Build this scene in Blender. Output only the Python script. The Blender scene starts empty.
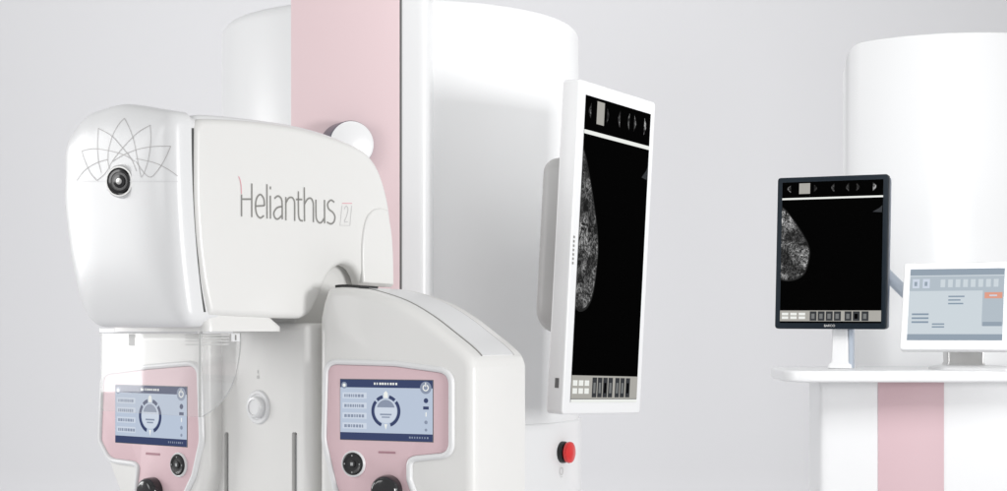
import bpy, bmesh, math, random
from mathutils import Vector, Matrix
from mathutils.bvhtree import BVHTree
R = math.radians
random.seed(4)
scn = bpy.context.scene
COL = scn.collection

# ---------------------------------------------------------------- camera
F, CX, HV, H = 1625.0, 503.5, 330.0, 1.25
CAM = Vector((0, 0, H))
cd = bpy.data.cameras.new('camera')
cam = bpy.data.objects.new('camera', cd); COL.objects.link(cam)
cam.location = CAM; cam.rotation_euler = (R(90), 0, 0)
cd.sensor_width = 36; cd.lens = F / 1007 * 36
cd.shift_y = (HV - 245.5) / 1007
cd.clip_end = 200; cd.clip_start = 0.05
scn.camera = cam

def P(u, v, Y):
    return Vector(((u - CX) * Y / F, Y, H + (HV - v) * Y / F))

class Frame:
    """a plane standing in the room: ex along it, ey up it, n out of it"""
    def __init__(s, o, yaw, tilt=0.0, roll=0.0):
        a = R(yaw)
        s.ex = Vector((math.cos(a), -math.sin(a), 0))      # yaw > 0: faces left, right end nearer
        s.n = Vector((-math.sin(a), -math.cos(a), 0))
        s.ey = Vector((0, 0, 1))
        if tilt:
            q = Matrix.Rotation(-R(tilt), 3, s.ex)
            s.n = q @ s.n; s.ey = q @ s.ey
        if roll:
            q = Matrix.Rotation(R(roll), 3, s.n)
            s.ex = q @ s.ex; s.ey = q @ s.ey
        s.o = Vector(o)
    def p(s, x, y, d=0.0):
        return s.o + s.ex * x + s.ey * y + s.n * d
    def loc(s, u, v, d=0.0):
        r = Vector(((u - CX) / F, 1, (HV - v) / F))
        t = (s.o + s.n * d - CAM).dot(s.n) / r.dot(s.n)
        q = CAM + r * t - s.o
        return (q.dot(s.ex), q.dot(s.ey))
    def px(s, pts, d=0.0):
        return [s.loc(u, v, d) for u, v in pts]

# ---------------------------------------------------------------- materials
MATS = {}
def mat(name, col, rough=0.4, metal=0.0, coat=0.0, emit=None, bump=0.0, bscale=300.0, vary=0.0):
    m = bpy.data.materials.new(name); m.use_nodes = True
    nt = m.node_tree; b = nt.nodes['Principled BSDF']
    b.inputs['Base Color'].default_value = (*col, 1)
    b.inputs['Roughness'].default_value = rough
    b.inputs['Metallic'].default_value = metal
    b.inputs['Coat Weight'].default_value = coat
    b.inputs['Coat Roughness'].default_value = 0.08
    if emit is not None:
        b.inputs['Emission Color'].default_value = (*col, 1)
        b.inputs['Emission Strength'].default_value = emit
    tc = nt.nodes.new('ShaderNodeTexCoord')
    if bump:
        nz = nt.nodes.new('ShaderNodeTexNoise'); nz.inputs['Scale'].default_value = bscale
        nz.inputs['Detail'].default_value = 3
        nt.links.new(tc.outputs['Object'], nz.inputs['Vector'])
        bp = nt.nodes.new('ShaderNodeBump'); bp.inputs['Strength'].default_value = bump
        bp.inputs['Distance'].default_value = 0.001
        nt.links.new(nz.outputs['Fac'], bp.inputs['Height'])
        nt.links.new(bp.outputs['Normal'], b.inputs['Normal'])
    if vary:
        n2 = nt.nodes.new('ShaderNodeTexNoise'); n2.inputs['Scale'].default_value = 6
        nt.links.new(tc.outputs['Object'], n2.inputs['Vector'])
        mr = nt.nodes.new('ShaderNodeMapRange')
        mr.inputs['To Min'].default_value = max(0, rough - vary); mr.inputs['To Max'].default_value = rough + vary
        nt.links.new(n2.outputs['Fac'], mr.inputs['Value'])
        nt.links.new(mr.outputs['Result'], b.inputs['Roughness'])
    MATS[name] = m
    return m

def srgb(r, g, b):
    f = lambda c: (c / 255 / 12.92) if c <= 10 else ((c / 255 + 0.055) / 1.055) ** 2.4
    return (f(r), f(g), f(b))

WHITE = mat('white_lacquer', (0.83, 0.835, 0.84), 0.34, coat=0.25, bump=0.02, bscale=240, vary=0.05)
WHITE.node_tree.nodes['Principled BSDF'].inputs['Coat Roughness'].default_value = 0.2
WARM = mat('warm_white_plastic', (0.84, 0.835, 0.815), 0.34, coat=0.25, bump=0.02, bscale=240, vary=0.05)
PINK = mat('pink_panel', (0.78, 0.565, 0.60), 0.5, coat=0.0, bump=0.02, bscale=400)
PINKL = mat('pale_pink_panel', (0.81, 0.635, 0.655), 0.42, coat=0.15, bump=0.02, bscale=400)
PINKD = mat('pink_mark', (0.45, 0.24, 0.28), 0.5)
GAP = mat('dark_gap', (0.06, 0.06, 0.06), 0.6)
BLACK = mat('black_rubber', (0.012, 0.012, 0.013), 0.35, bump=0.1, bscale=900)
BLACKG = mat('black_gloss', (0.008, 0.008, 0.01), 0.12, coat=0.5)
GREYP = mat('grey_plastic', (0.42, 0.43, 0.43), 0.4)
GREYD = mat('dark_grey_plastic', (0.14, 0.14, 0.14), 0.4)
STEEL = mat('brushed_steel', (0.36, 0.38, 0.41), 0.22, metal=1.0)
SATIN = mat('satin_steel', (0.62, 0.62, 0.61), 0.3, metal=0.8)
RED = mat('red_button', (0.72, 0.02, 0.02), 0.3, coat=0.3)
NAVYB = mat('navy_bezel', (0.005, 0.011, 0.018), 0.4); NAVYB.node_tree.nodes['Principled BSDF'].inputs['Specular IOR Level'].default_value = 0.2
NAVYS = mat('blue_grey_shell', (0.06, 0.09, 0.15), 0.35)
INK = mat('grey_ink', (0.27, 0.265, 0.25), 0.5)
INKL = mat('light_grey_ink', (0.50, 0.49, 0.48), 0.5)
INKF = mat('faint_grey_ink', (0.62, 0.62, 0.61), 0.5)
INKP = mat('pink_ink', (0.80, 0.40, 0.45), 0.5)
# screens give off light
def scr(name, r, g, b, k=1.0):
    m = mat(name, (0.0012, 0.0012, 0.0012), 0.25)
    bs = m.node_tree.nodes['Principled BSDF']
    bs.inputs['Specular IOR Level'].default_value = 0.0
    bs.inputs['Emission Color'].default_value = (*srgb(r, g, b), 1)
    bs.inputs['Emission Strength'].default_value = k
    return m
S_BLK = scr('screen_black', 0, 0, 0, 0.0)
S_WHT = scr('screen_white', 238, 240, 236)
S_GRY = scr('screen_grey', 172, 170, 164)
S_GR2 = scr('screen_mid_grey', 120, 122, 122)
S_DGR = scr('screen_dark_grey', 58, 60, 63)
S_NAVY = scr('screen_navy', 62, 72, 106)
S_BLUE = scr('screen_pale_blue', 186, 198, 216)
S_BLU2 = scr('screen_light_button', 206, 215, 228)
S_TXT = scr('screen_text', 140, 150, 170)
S_TPB = scr('touch_body', 206, 215, 221)
S_TP2 = scr('touch_band', 180, 191, 200)
S_TP3 = scr('touch_header', 150, 163, 176)
S_TXT2 = scr('touch_text', 138, 154, 170)
S_ORG = scr('touch_orange', 224, 160, 140)

def scan_material():
    m = bpy.data.materials.new('xray_tissue'); m.use_nodes = True
    nt = m.node_tree; nd = nt.nodes; ln = nt.links
    b = nd['Principled BSDF']; b.inputs['Base Color'].default_value = (0.0012, 0.0012, 0.0012, 1)
    b.inputs['Specular IOR Level'].default_value = 0.0; b.inputs['Roughness'].default_value = 0.25
    tc = nd.new('ShaderNodeTexCoord')
    n1 = nd.new('ShaderNodeTexNoise'); n1.inputs['Scale'].default_value = 62; n1.inputs['Detail'].default_value = 9
    n1.inputs['Roughness'].default_value = 0.72; n1.inputs['Distortion'].default_value = 1.2
    v1 = nd.new('ShaderNodeTexVoronoi'); v1.feature = 'DISTANCE_TO_EDGE'; v1.inputs['Scale'].default_value = 135
    mixv = nd.new('ShaderNodeMixRGB'); mixv.inputs['Fac'].default_value = 0.03
    ln.new(tc.outputs['Object'], mixv.inputs['Color1']); ln.new(n1.outputs['Color'], mixv.inputs['Color2'])
    ln.new(tc.outputs['Object'], n1.inputs['Vector']); ln.new(mixv.outputs['Color'], v1.inputs['Vector'])
    cr = nd.new('ShaderNodeValToRGB')
    cr.color_ramp.elements[0].position = 0.0; cr.color_ramp.elements[0].color = (0.5, 0.5, 0.5, 1)
    cr.color_ramp.elements[1].position = 0.16; cr.color_ramp.elements[1].color = (0.06, 0.06, 0.06, 1)
    ln.new(v1.outputs['Distance'], cr.inputs['Fac'])
    mr = nd.new('ShaderNodeMapRange'); mr.inputs['From Min'].default_value = 0.42; mr.inputs['From Max'].default_value = 0.74
    ln.new(n1.outputs['Fac'], mr.inputs['Value'])
    mu = nd.new('ShaderNodeMixRGB'); mu.blend_type = 'MULTIPLY'; mu.inputs['Fac'].default_value = 1
    ln.new(cr.outputs['Color'], mu.inputs['Color1']); ln.new(mr.outputs['Result'], mu.inputs['Color2'])
    n3 = nd.new('ShaderNodeTexNoise'); n3.inputs['Scale'].default_value = 19; n3.inputs['Detail'].default_value = 3
    ln.new(tc.outputs['Object'], n3.inputs['Vector'])
    m3 = nd.new('ShaderNodeMapRange'); m3.inputs['From Min'].default_value = 0.40; m3.inputs['From Max'].default_value = 0.66
    m3.inputs['To Min'].default_value = 0.35; m3.inputs['To Max'].default_value = 3.2
    ln.new(n3.outputs['Fac'], m3.inputs['Value'])
    mu2 = nd.new('ShaderNodeMixRGB'); mu2.blend_type = 'MULTIPLY'; mu2.inputs['Fac'].default_value = 1
    ln.new(mu.outputs['Color'], mu2.inputs['Color1']); ln.new(m3.outputs['Result'], mu2.inputs['Color2'])
    ad = nd.new('ShaderNodeMixRGB'); ad.blend_type = 'ADD'; ad.inputs['Fac'].default_value = 1
    ad.inputs['Color2'].default_value = (0.012, 0.012, 0.012, 1)
    ln.new(mu2.outputs['Color'], ad.inputs['Color1'])
    ln.new(ad.outputs['Color'], b.inputs['Emission Color']); b.inputs['Emission Strength'].default_value = 1.0
    return m
SCAN = scan_material()
S_SKIN = scr('scan_skin_line', 38, 38, 38)

def acrylic():
    m = bpy.data.materials.new('clear_acrylic'); m.use_nodes = True
    nt = m.node_tree; nd = nt.nodes; nd.remove(nd['Principled BSDF'])
    out = nd['Material Output']
    tr = nd.new('ShaderNodeBsdfTransparent'); tr.inputs['Color'].default_value = (0.985, 0.985, 0.985, 1)
    gl = nd.new('ShaderNodeBsdfGlossy'); gl.inputs['Roughness'].default_value = 0.03
    df = nd.new('ShaderNodeBsdfDiffuse'); df.inputs['Color'].default_value = (0.9, 0.9, 0.9, 1)
    lw = nd.new('ShaderNodeLayerWeight'); lw.inputs['Blend'].default_value = 0.5
    pw = nd.new('ShaderNodeMath'); pw.operation = 'POWER'; pw.inputs[1].default_value = 5.0
    fr = nd.new('ShaderNodeMath'); fr.operation = 'MULTIPLY_ADD'; fr.inputs[1].default_value = 0.93; fr.inputs[2].default_value = 0.07
    nt.links.new(lw.outputs['Facing'], pw.inputs[0]); nt.links.new(pw.outputs[0], fr.inputs[0])
    m1 = nd.new('ShaderNodeMixShader'); m2 = nd.new('ShaderNodeMixShader'); m2.inputs['Fac'].default_value = 0.14
    nt.links.new(fr.outputs[0], m1.inputs['Fac'])
    nt.links.new(tr.outputs[0], m1.inputs[1]); nt.links.new(gl.outputs[0], m1.inputs[2])
    nt.links.new(m1.outputs[0], m2.inputs[1]); nt.links.new(df.outputs[0], m2.inputs[2])
    nt.links.new(m2.outputs[0], out.inputs['Surface'])
    return m
CLEAR = acrylic()
EDGE = mat('acrylic_edge', (0.50, 0.51, 0.50), 0.2)

# ---------------------------------------------------------------- objects
def thing(name, label, cat, loc):
    o = bpy.data.objects.new(name, None); COL.objects.link(o)
    o.location = loc; o.empty_display_size = 0.1
    o['label'] = label; o['category'] = cat
    return o

def wloc(o):
    v = Vector((0, 0, 0))
    while o is not None:
        v += o.location; o = o.parent
    return v

class MB:
    def __init__(s): s.v, s.f, s.m = [], [], []
    def add(s, vs, fs, mi=0):
        k = len(s.v); s.v += [Vector(q) for q in vs]
        for f in fs: s.f.append([i + k for i in f]); s.m.append(mi)
    def loft(s, rings, cap0=True, cap1=True, mi=0, closed=True, wrap=False):
        n = len(rings[0]); vs = [q for r in rings for q in r]; fs = []
        L = len(rings)
        for i in range(L if wrap else L - 1):
            a, b = i * n, ((i + 1) % L) * n
            for j in range(n if closed else n - 1):
                k = (j + 1) % n
                fs.append([a + j, a + k, b + k, b + j])
        if cap0: fs.append(list(range(n))[::-1])
        if cap1: fs.append([(L - 1) * n + j for j in range(n)])
        s.add(vs, fs, mi)
    def quad(s, fr, x0, y0, x1, y1, d, mi):
        s.add([fr.p(x0, y0, d), fr.p(x1, y0, d), fr.p(x1, y1, d), fr.p(x0, y1, d)], [[0, 1, 2, 3]], mi)
    def poly(s, fr, pts, d, mi):
        s.add([fr.p(x, y, d) for x, y in pts], [list(range(len(pts)))], mi)
    def build(s, name, mats, parent=None, ang=38, recalc=True):
        me = bpy.data.meshes.new(name)
        off = wloc(parent)
        me.from_pydata([q - off for q in s.v], [], s.f)
        for m in (mats if isinstance(mats, (list, tuple)) else [mats]): me.materials.append(m)
        for p, mi in zip(me.polygons, s.m): p.material_index = mi; p.use_smooth = len(p.vertices) < 9
        if recalc:
            bm = bmesh.new(); bm.from_mesh(me)
            bmesh.ops.remove_doubles(bm, verts=bm.verts, dist=1e-6)
            bmesh.ops.recalc_face_normals(bm, faces=bm.faces)
            bm.to_mesh(me); bm.free()
        me.set_sharp_from_angle(angle=R(ang))
        o = bpy.data.objects.new(name, me); COL.objects.link(o)
        if parent is not None: o.parent = parent
        return o
    def bvh(s): return BVHTree.FromPolygons(s.v, s.f)

def spline(pts, n=8, closed=False):
    out = []; L = len(pts)
    for i in range(L if closed else L - 1):
        g = lambda k: Vector(pts[k % L]) if closed else Vector(pts[max(0, min(L - 1, k))])
        p0, p1, p2, p3 = g(i - 1), g(i), g(i + 1), g(i + 2)
        for k in range(n):
            t = k / n
            out.append(0.5 * (2 * p1 + (p2 - p0) * t + (2 * p0 - 5 * p1 + 4 * p2 - p3) * t * t + (3 * p1 - p0 - 3 * p2 + p3) * t ** 3))
    if not closed: out.append(Vector(pts[-1]))
    return [tuple(q) for q in out]

def fillet(pts, seg=8):
    """pts: (x, y, r) closed polygon -> outline with rounded corners"""
    out = []; L = len(pts)
    for i in range(L):
        a, b, c = (Vector(pts[i - 1][:2]), Vector(pts[i][:2]), Vector(pts[(i + 1) % L][:2]))
        r = pts[i][2]
        if r <= 0: out.append(tuple(b)); continue
        d1, d2 = (a - b), (c - b); l1, l2 = d1.length, d2.length
        d1.normalize(); d2.normalize()
        ang = math.acos(max(-1, min(1, d1.dot(d2))))
        t = min(r / math.tan(ang / 2), 0.49 * l1, 0.49 * l2)
        p, q = b + d1 * t, b + d2 * t
        for k in range(seg + 1):
            w = k / seg
            out.append(tuple((1 - w) ** 2 * p + 2 * w * (1 - w) * (0.25 * p + 0.5 * b + 0.25 * q if False else b) + w ** 2 * q))
    return out

def densify(pts, step):
    out = []
    for i in range(len(pts)):
        a, b = Vector(pts[i]), Vector(pts[(i + 1) % len(pts)])
        n = max(1, int((b - a).length / step))
        for k in range(n): out.append(tuple(a + (b - a) * k / n))
    return out

def ccw(pts):
    A = sum(pts[i - 1][0] * pts[i][1] - pts[i][0] * pts[i - 1][1] for i in range(len(pts)))
    return list(pts) if A > 0 else list(pts)[::-1]

def inset(pts, r):
    """move a ccw outline inward by r along vertex normals"""
    out = []; L = len(pts)
    for i in range(L):
        a, b, c = Vector(pts[i - 1]), Vector(pts[i]), Vector(pts[(i + 1) % L])
        e1, e2 = b - a, c - b
        if e1.length < 1e-9: e1 = e2
        if e2.length < 1e-9: e2 = e1
        e1.normalize(); e2.normalize()
        n1, n2 = Vector((-e1.y, e1.x)), Vector((-e2.y, e2.x))
        m = n1 + n2
        if m.length < 1e-6: m = n1
        m.normalize()
        k = 1 / max(0.55, m.dot(n1))
        out.append(b + m * r * k)
    # points that came too close to another stretch of the outline collapse onto the corner
    def far(q):
        for i in range(L):
            a, b = Vector(pts[i - 1]), Vector(pts[i]); e = b - a
            t = max(0, min(1, (q - a).dot(e) / max(e.length_squared, 1e-12)))
            if (a + e * t - q).length < abs(r) * 0.992: return False
        return True
    ok = [far(q) for q in out]
    if any(ok) and not all(ok):
        s0 = ok.index(True); i = 0
        while i < L:
            j = (s0 + i) % L
            if ok[j]: i += 1; continue
            k = i
            while not ok[(s0 + k) % L]: k += 1
            A, B = out[(s0 + i - 1) % L], out[(s0 + k) % L]
            for w in range(i, k): out[(s0 + w) % L] = (A + B) / 2
            i = k
    return [tuple(q) for q in out]

def slab(mb, fr, outline, d1, d0, r=0.006, seg=5, mi=0, rback=0.0, shear=None):
    """outline (ccw) standing from d0 (back) to d1 (front), rounded front rim"""
    o = ccw(outline); rings = []
    def ring(i, d):
        q = inset(o, i) if i else o
        rings.append([fr.p(x, y, d) for x, y in q])
    if rback:
        for k in range(seg + 1):
            a = math.pi / 2 * k / seg
            ring(rback * (1 - math.sin(a)), d0 + rback * (1 - math.cos(a)))
    else: ring(0, d0)
    if r:
        for k in range(seg + 1):
            a = math.pi / 2 * k / seg
            ring(r * (1 - math.cos(a)), d1 - r + r * math.sin(a))
    else: ring(0, d1)
    mb.loft(rings, mi=mi)

def rimloop(mb, fr, outline, w, h, d0=0.0, seg=6, mi=0):
    """raised rounded border lying outside an outline"""
    o = ccw(outline); rings = []
    for k in range(seg + 1):
        a = math.pi * k / seg
        q = inset(o, -(w / 2 + w / 2 * math.cos(a)))
        rings.append([fr.p(x, y, d0 + h * math.sin(a) ** 0.7 if 0 < k < seg else d0 - 0.001) for x, y in q])
    mb.loft(rings, cap0=False, cap1=False, mi=mi)

def lathe(mb, c, axis, prof, n=32, mi=0, mis=None):
    """prof: (radius, height along axis)"""
    axis = Vector(axis).normalized()
    t = Vector((0, 0, 1)) if abs(axis.z) < 0.9 else Vector((1, 0, 0))
    a = axis.cross(t).normalized(); b = axis.cross(a)
    rings = [[Vector(c) + axis * h + (a * math.cos(2 * math.pi * j / n) + b * math.sin(2 * math.pi * j / n)) * max(r, 1e-4)
              for j in range(n)] for r, h in prof]
    if mis is None:
        mb.loft(rings, mi=mi)
    else:
        for i in range(len(rings) - 1):
            mb.loft([rings[i], rings[i + 1]], cap0=False, cap1=(i == len(rings) - 2), mi=mis[i])

def disc(fr, cx, cy, rx, ry=None, n=28, a0=0, a1=360):
    ry = ry or rx
    return [(cx + rx * math.cos(R(a0 + (a1 - a0) * k / n)), cy + ry * math.sin(R(a0 + (a1 - a0) * k / n))) for k in range(n + (0 if a1 - a0 == 360 else 1))]

def hit(bvh, u, v):
    d = Vector(((u - CX) / F, 1, (HV - v) / F)).normalized()
    p, n, i, t = bvh.ray_cast(CAM, d)
    if p is None: return None, None
    if n.dot(d) > 0: n = -n
    return p, n

def ribbon(mb, pts, nrm, w, lift=0.0006, mi=0, taper=False):
    """flat printed line lying on a surface"""
    L = len(pts); lf, rt = [], []
    for i in range(L):
        t = (pts[min(L - 1, i + 1)] - pts[max(0, i - 1)]).normalized()
        s = t.cross(nrm[i]).normalized()
        ww = w / 2
        p = pts[i] + nrm[i] * lift
        lf.append(p + s * ww); rt.append(p - s * ww)
    vs = lf + rt
    mb.add(vs, [[i, i + 1, L + i + 1, L + i] for i in range(L - 1)], mi)

def drape(mb, bvh, pix, w, mi=0, lift=0.0006):
    ps, ns = [], []
    for u, v in pix:
        p, n = hit(bvh, u, v)
        if p is None:
            if len(ps) > 1: ribbon(mb, ps, ns, w, lift, mi)
            ps, ns = [], []
            continue
        ps.append(p); ns.append(n)
    if len(ps) > 1: ribbon(mb, ps, ns, w, lift, mi)

# ================================================================ BACKDROP
mb = MB()
prof = [(-4.0, 0.0), (9.6, 0.0)]
for k in range(1, 9):
    a = math.pi / 2 * k / 8
    prof.append((9.6 + 0.4 * math.sin(a), 0.4 - 0.4 * math.cos(a)))
prof.append((10.0, 8.0))
mb.loft([[Vector((x, y, z)) for y, z in prof] for x in (-9, 9)], cap0=False, cap1=False, closed=False)
BACK = mat('grey_studio_paper', (0.655, 0.655, 0.67), 0.9, bump=0.03, bscale=60)
BACK.node_tree.nodes['Principled BSDF'].inputs['Specular IOR Level'].default_value = 0.1
bd = mb.build('backdrop', BACK, None)
bd['kind'] = 'structure'

# ================================================================ MAMMOGRAPHY UNIT
unit = thing('mammography_unit', 'large white medical imaging machine with pink panels and two small control screens', 'mammography machine', (-0.213, 3.40, 0))

# ---- column: a standing half round cabinet
CC, CR = Vector((-0.213, 3.40, 0)), 0.37
def upright(mb, c, r, z0, z1, lip, n=128, mi=0):
    pr = [(r, z0)]
    for k in range(9):
        a = math.pi / 2 * k / 8
        pr.append((r - lip + lip * math.cos(a), z1 - lip + lip * math.sin(a)))
    pr.append((r * 0.5, z1 + 0.001))
    lathe(mb, c, (0, 0, 1), pr, n, mi)
mb = MB(); ZT = H + 0.622
upright(mb, CC, CR, 0.02, ZT, 0.022)
column = mb.build('column', WHITE, unit)
mb = MB(); upright(mb, CC, CR + 0.005, 0.0, H - 0.182, 0.004)
mb.build('base_cover', WHITE, column)

# ---- mast with the pink front
mb = MB()
fm = Frame(P(280, HV, 2.99), 4)
x0, _ = fm.loc(289, 200); x1, _ = fm.loc(429, 200)
zt = 0.80
def rrect(x0, y0, x1, y1, r, seg=6): return fillet([(x0, y0, r), (x1, y0, r), (x1, y1, r), (x0, y1, r)], seg)
# horizontal section extruded upward
def upbox(mb, fr, x0, x1, d0, d1, r, z0, z1, mi=0):
    sec = rrect(x0, d0, x1, d1, r, 8)
    mb.loft([[fr.p(x, z, d) for x, d in sec] for z in (z0, z1)], mi=mi)
upbox(mb, fm, x0, x1, -0.2, 0.0, 0.022, -H, zt)
mast = mb.build('mast', WHITE, unit)
mb = MB()
a0, _ = fm.loc(291, 100, 0.003); a1, _ = fm.loc(399.5, 100, 0.003)
slab(mb, fm, [(a0, -0.9), (a1, -0.9), (a1, zt - 0.02), (a0, zt - 0.02)], 0.004, -0.004, 0.0015, 3)
mb.build('pink_panel', PINKL, mast)
mb = MB()
a2, _ = fm.loc(401.8, 100, 0.001)
slab(mb, fm, [(a1, -0.9), (a2, -0.9), (a2, zt - 0.02), (a1, zt - 0.02)], 0.0015, -0.004, 0)
mb.build('seam_strip', GREYD, mast)

# ---- rotation hub behind the head
mb = MB()
hc = P(352, 144, 2.94); hax = Vector((0.38, -0.92, -0.04)).normalized()
lathe(mb, hc, hax, [(0.0425, -0.06), (0.0425, -0.004), (0.041, 0.0), (0.037, 0.0015), (0.0, 0.0025)], 48, mis=[0, 0, 1, 1])
mb.build('rotation_hub', [mat('dark_chrome', (0.20, 0.22, 0.26), 0.25, metal=1.0), WHITE], unit)

# ---- tube head
TH = 40
fs = Frame(P(192, HV, 2.35), -50)            # the side face: ex runs back along the head, n to the right
# sanity: ex = (cos50, sin50), n = (sin50, -cos50)
def headp(s, a, z): return fs.p(s, z, a)

seam = [(194.3, 128), (194.0, 165), (194.4, 200), (196.8, 240), (201.8, 280), (208.3, 312)]
top = [(197, 122.5), (206, 118.5), (250, 120.5), (297, 127), (334, 137), (360, 147.5), (372, 157), (382, 174), (390, 203), (393.5, 235), (395, 260)]
bot = [(395, 287), (378, 286.5), (362, 284.5)]
notch = [(359.5, 276), (354, 268), (345, 264.5), (336, 268.5), (329, 277), (323, 290), (317.5, 304), (312, 313), (305, 317.5), (295, 318.5), (250, 317), (222, 315.5), (211, 315.5)]
so = spline(seam[::-1], 6) + spline(top, 8) + spline(bot, 3) + spline(notch, 6)
mb = MB()
core = spline([(193, 130), (193, 200), (196, 240), (201, 280), (207, 314)][::-1], 5) + \
       spline([(194, 119), (200, 114.5), (227, 116), (262, 120), (297, 125.5), (328, 134), (352, 145), (368, 160), (380, 184), (388, 215), (390, 245), (391, 283)], 6) + \
       [(364, 281)] + spline([(357, 268), (345, 261), (333, 265), (324, 277), (316, 296), (308, 312), (295, 315), (250, 315), (215, 315)], 5)
slab(mb, fs, fs.px(core, -0.018), -0.018, -0.275, 0.010, 5, rback=0.02)
head = mb.build('tube_head', WHITE, unit)
mb = MB()
slab(mb, fs, fs.px(so), 0.0, -0.022, 0.011, 7)
sidebv = mb.bvh()
mb.build('side_cover', WARM, head)
mb = MB()
lobe = spline([(362, 283), (361, 262), (361.5, 240), (365, 220), (372, 210.5), (380, 208)], 6) + spline([(387, 210), (391, 235), (392.5, 262), (392.8, 285)], 6)
slab(mb, fs, fs.px(lobe), 0.0035, -0.006, 0.0035, 4)
mb.build('rear_cover', WARM, head)

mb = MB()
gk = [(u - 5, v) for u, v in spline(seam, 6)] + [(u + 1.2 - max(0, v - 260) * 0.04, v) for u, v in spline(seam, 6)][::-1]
slab(mb, fs, fs.px(gk), -0.0035, -0.03, 0)  # dark strip added to draw the shade inside the seam gap
mb.build('seam_shade_strip', GAP, head)

# front cover: rounded, softly domed, lower edge swept back
mb = MB()
W = 0.288
ol = ccw(densify(fillet([(0.0, 0.004, 0.022), (0.0, 0.313, 0.022), (-0.13, 0.338, 0.16), (-0.212, 0.329, 0.07), (-0.262, 0.294, 0.045), (-0.270, 0.20, 0.12), (-0.263, 0.11, 0.15), (-0.252, 0.04, 0.08), (-0.232, 0.004, 0.04)], 10), 0.008))
cen = Vector((-0.135, 0.165))
def sweep(z):
    t = max(0.0, (0.31 - z) / 0.31)
    return 0.0275 * t ** 2.3
rings = []
for q, s in ((0.955, 0.03), (0.97, 0.0015), (0.99, 0.0)):
    rings.append([headp(s + sweep(z), cen.x + (a - cen.x) * q, cen.y + (z - cen.y) * q) for a, z in ol])
PW, DM, NR = 5.0, 0.046, 26
for k in range(NR + 1):
    ph = R(89.9) * k / NR
    q, s = max(0.02, math.cos(ph) ** (2 / PW)), -0.001 - DM * math.sin(ph) ** (2 / PW)
    rings.append([headp(s + sweep(cen.y + (z - cen.y) * q), cen.x + (a - cen.x) * q, cen.y + (z - cen.y) * q) for a, z in ol])
mb.loft(rings, cap0=False)
frontbv = mb.bvh()
mb.build('front_cover', WHITE, head)

# printed flower (traced lines laid on the cover)
mb = MB()
Z1 = lambda pts: [(60 + x / 4.464, 100 + y / 4.464) for x, y in pts]
petals = [
    [(232, 330), (216, 285), (216, 230), (235, 160), (262, 110), (288, 82)],
    [(288, 82), (312, 130), (332, 190), (344, 255), (362, 345)],
    [(185, 325), (172, 270), (168, 200), (172, 127)], [(172, 127), (230, 160), (278, 212), (318, 262), (342, 318)],
    [(403, 113), (406, 180), (396, 260), (378, 320), (364, 346)], [(403, 113), (345, 148), (282, 212), (235, 272), (205, 325), (165, 360)],
    [(98, 228), (112, 272), (136, 325), (165, 360)], [(98, 228), (150, 218), (215, 226), (285, 245), (335, 275)],
    [(495, 207), (470, 262), (440, 310), (406, 344), (375, 325), (340, 275)], [(495, 207), (420, 208), (350, 220), (285, 245), (235, 275)],
    [(75, 360), (110, 315), (160, 283), (215, 265)], [(525, 340), (480, 308), (420, 280), (340, 262)]]
for q in petals:
    drape(mb, frontbv, Z1(spline(q, 9)), 0.00095, 0)
mb.build('flower_decoration', INKL, head, recalc=False)
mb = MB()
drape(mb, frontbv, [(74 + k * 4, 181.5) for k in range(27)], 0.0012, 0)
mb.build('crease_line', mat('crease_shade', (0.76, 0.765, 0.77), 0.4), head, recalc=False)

# lettering
mb = MB()
Z2 = lambda pts: [(225 + x / 7.014, 170 + y / 7.014) for x, y in pts]
letters = [
    ([(115, 326), (115, 172)], 0), ([(187, 331), (187, 95)], 0), ([(115, 205), (187, 205)], 0),
    ([(214, 254), (276, 250)], 0), ([(276, 250), (270, 200), (246, 172), (222, 198), (213, 254), (222, 310), (246, 336), (272, 320)], 1),
    ([(293, 100), (294, 341)], 0), ([(317, 180), (318, 342)], 0), ([(317, 116), (317, 136)], 0),
    ([(346, 200), (370, 183), (393, 200), (400, 240), (401, 346)], 1), ([(400, 256), (364, 266), (342, 300), (349, 334), (370, 344), (400, 318)], 1),
    ([(426, 190), (426, 353)], 0), ([(426, 232), (446, 198), (470, 194), (486, 220), (488, 260), (488, 357)], 1),
    ([(514, 150), (514, 250), (516, 320), (525, 350), (545, 357)], 1), ([(497, 207), (541, 207)], 0),
    ([(555, 122), (557, 360)], 0), ([(557, 238), (580, 203), (603, 200), (617, 228), (619, 270), (619, 366)], 1),
    ([(637, 208), (637, 290), (640, 340), (655, 367), (675, 368), (696, 338)], 1), ([(697, 210), (698, 374)], 0),
    ([(766, 226), (742, 212), (720, 236), (726, 272), (755, 297), (770, 326), (764, 362), (742, 378), (714, 366)], 1)]
for q, sm in letters:
    drape(mb, sidebv, Z2(spline(q, 8) if sm else q), 0.0027, 0)
drape(mb, sidebv, Z2(spline([(114, 168), (112, 115), (105, 72), (94, 45)], 5)), 0.0016, 1)
for q in ([(820, 250), (806, 388)], [(806, 388), (874, 390)], [(888, 250), (875, 390)]):
    drape(mb, sidebv, Z2(q), 0.0009, 2)
drape(mb, sidebv, Z2([(820, 234), (890, 234)]), 0.0012, 1)
drape(mb, sidebv, Z2(spline([(836, 275), (850, 252), (862, 275), (855, 315), (838, 362), (862, 362)], 5)), 0.0012, 2)
mb.build('lettering', [INK, INKP, INKF], head, recalc=False)

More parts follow.
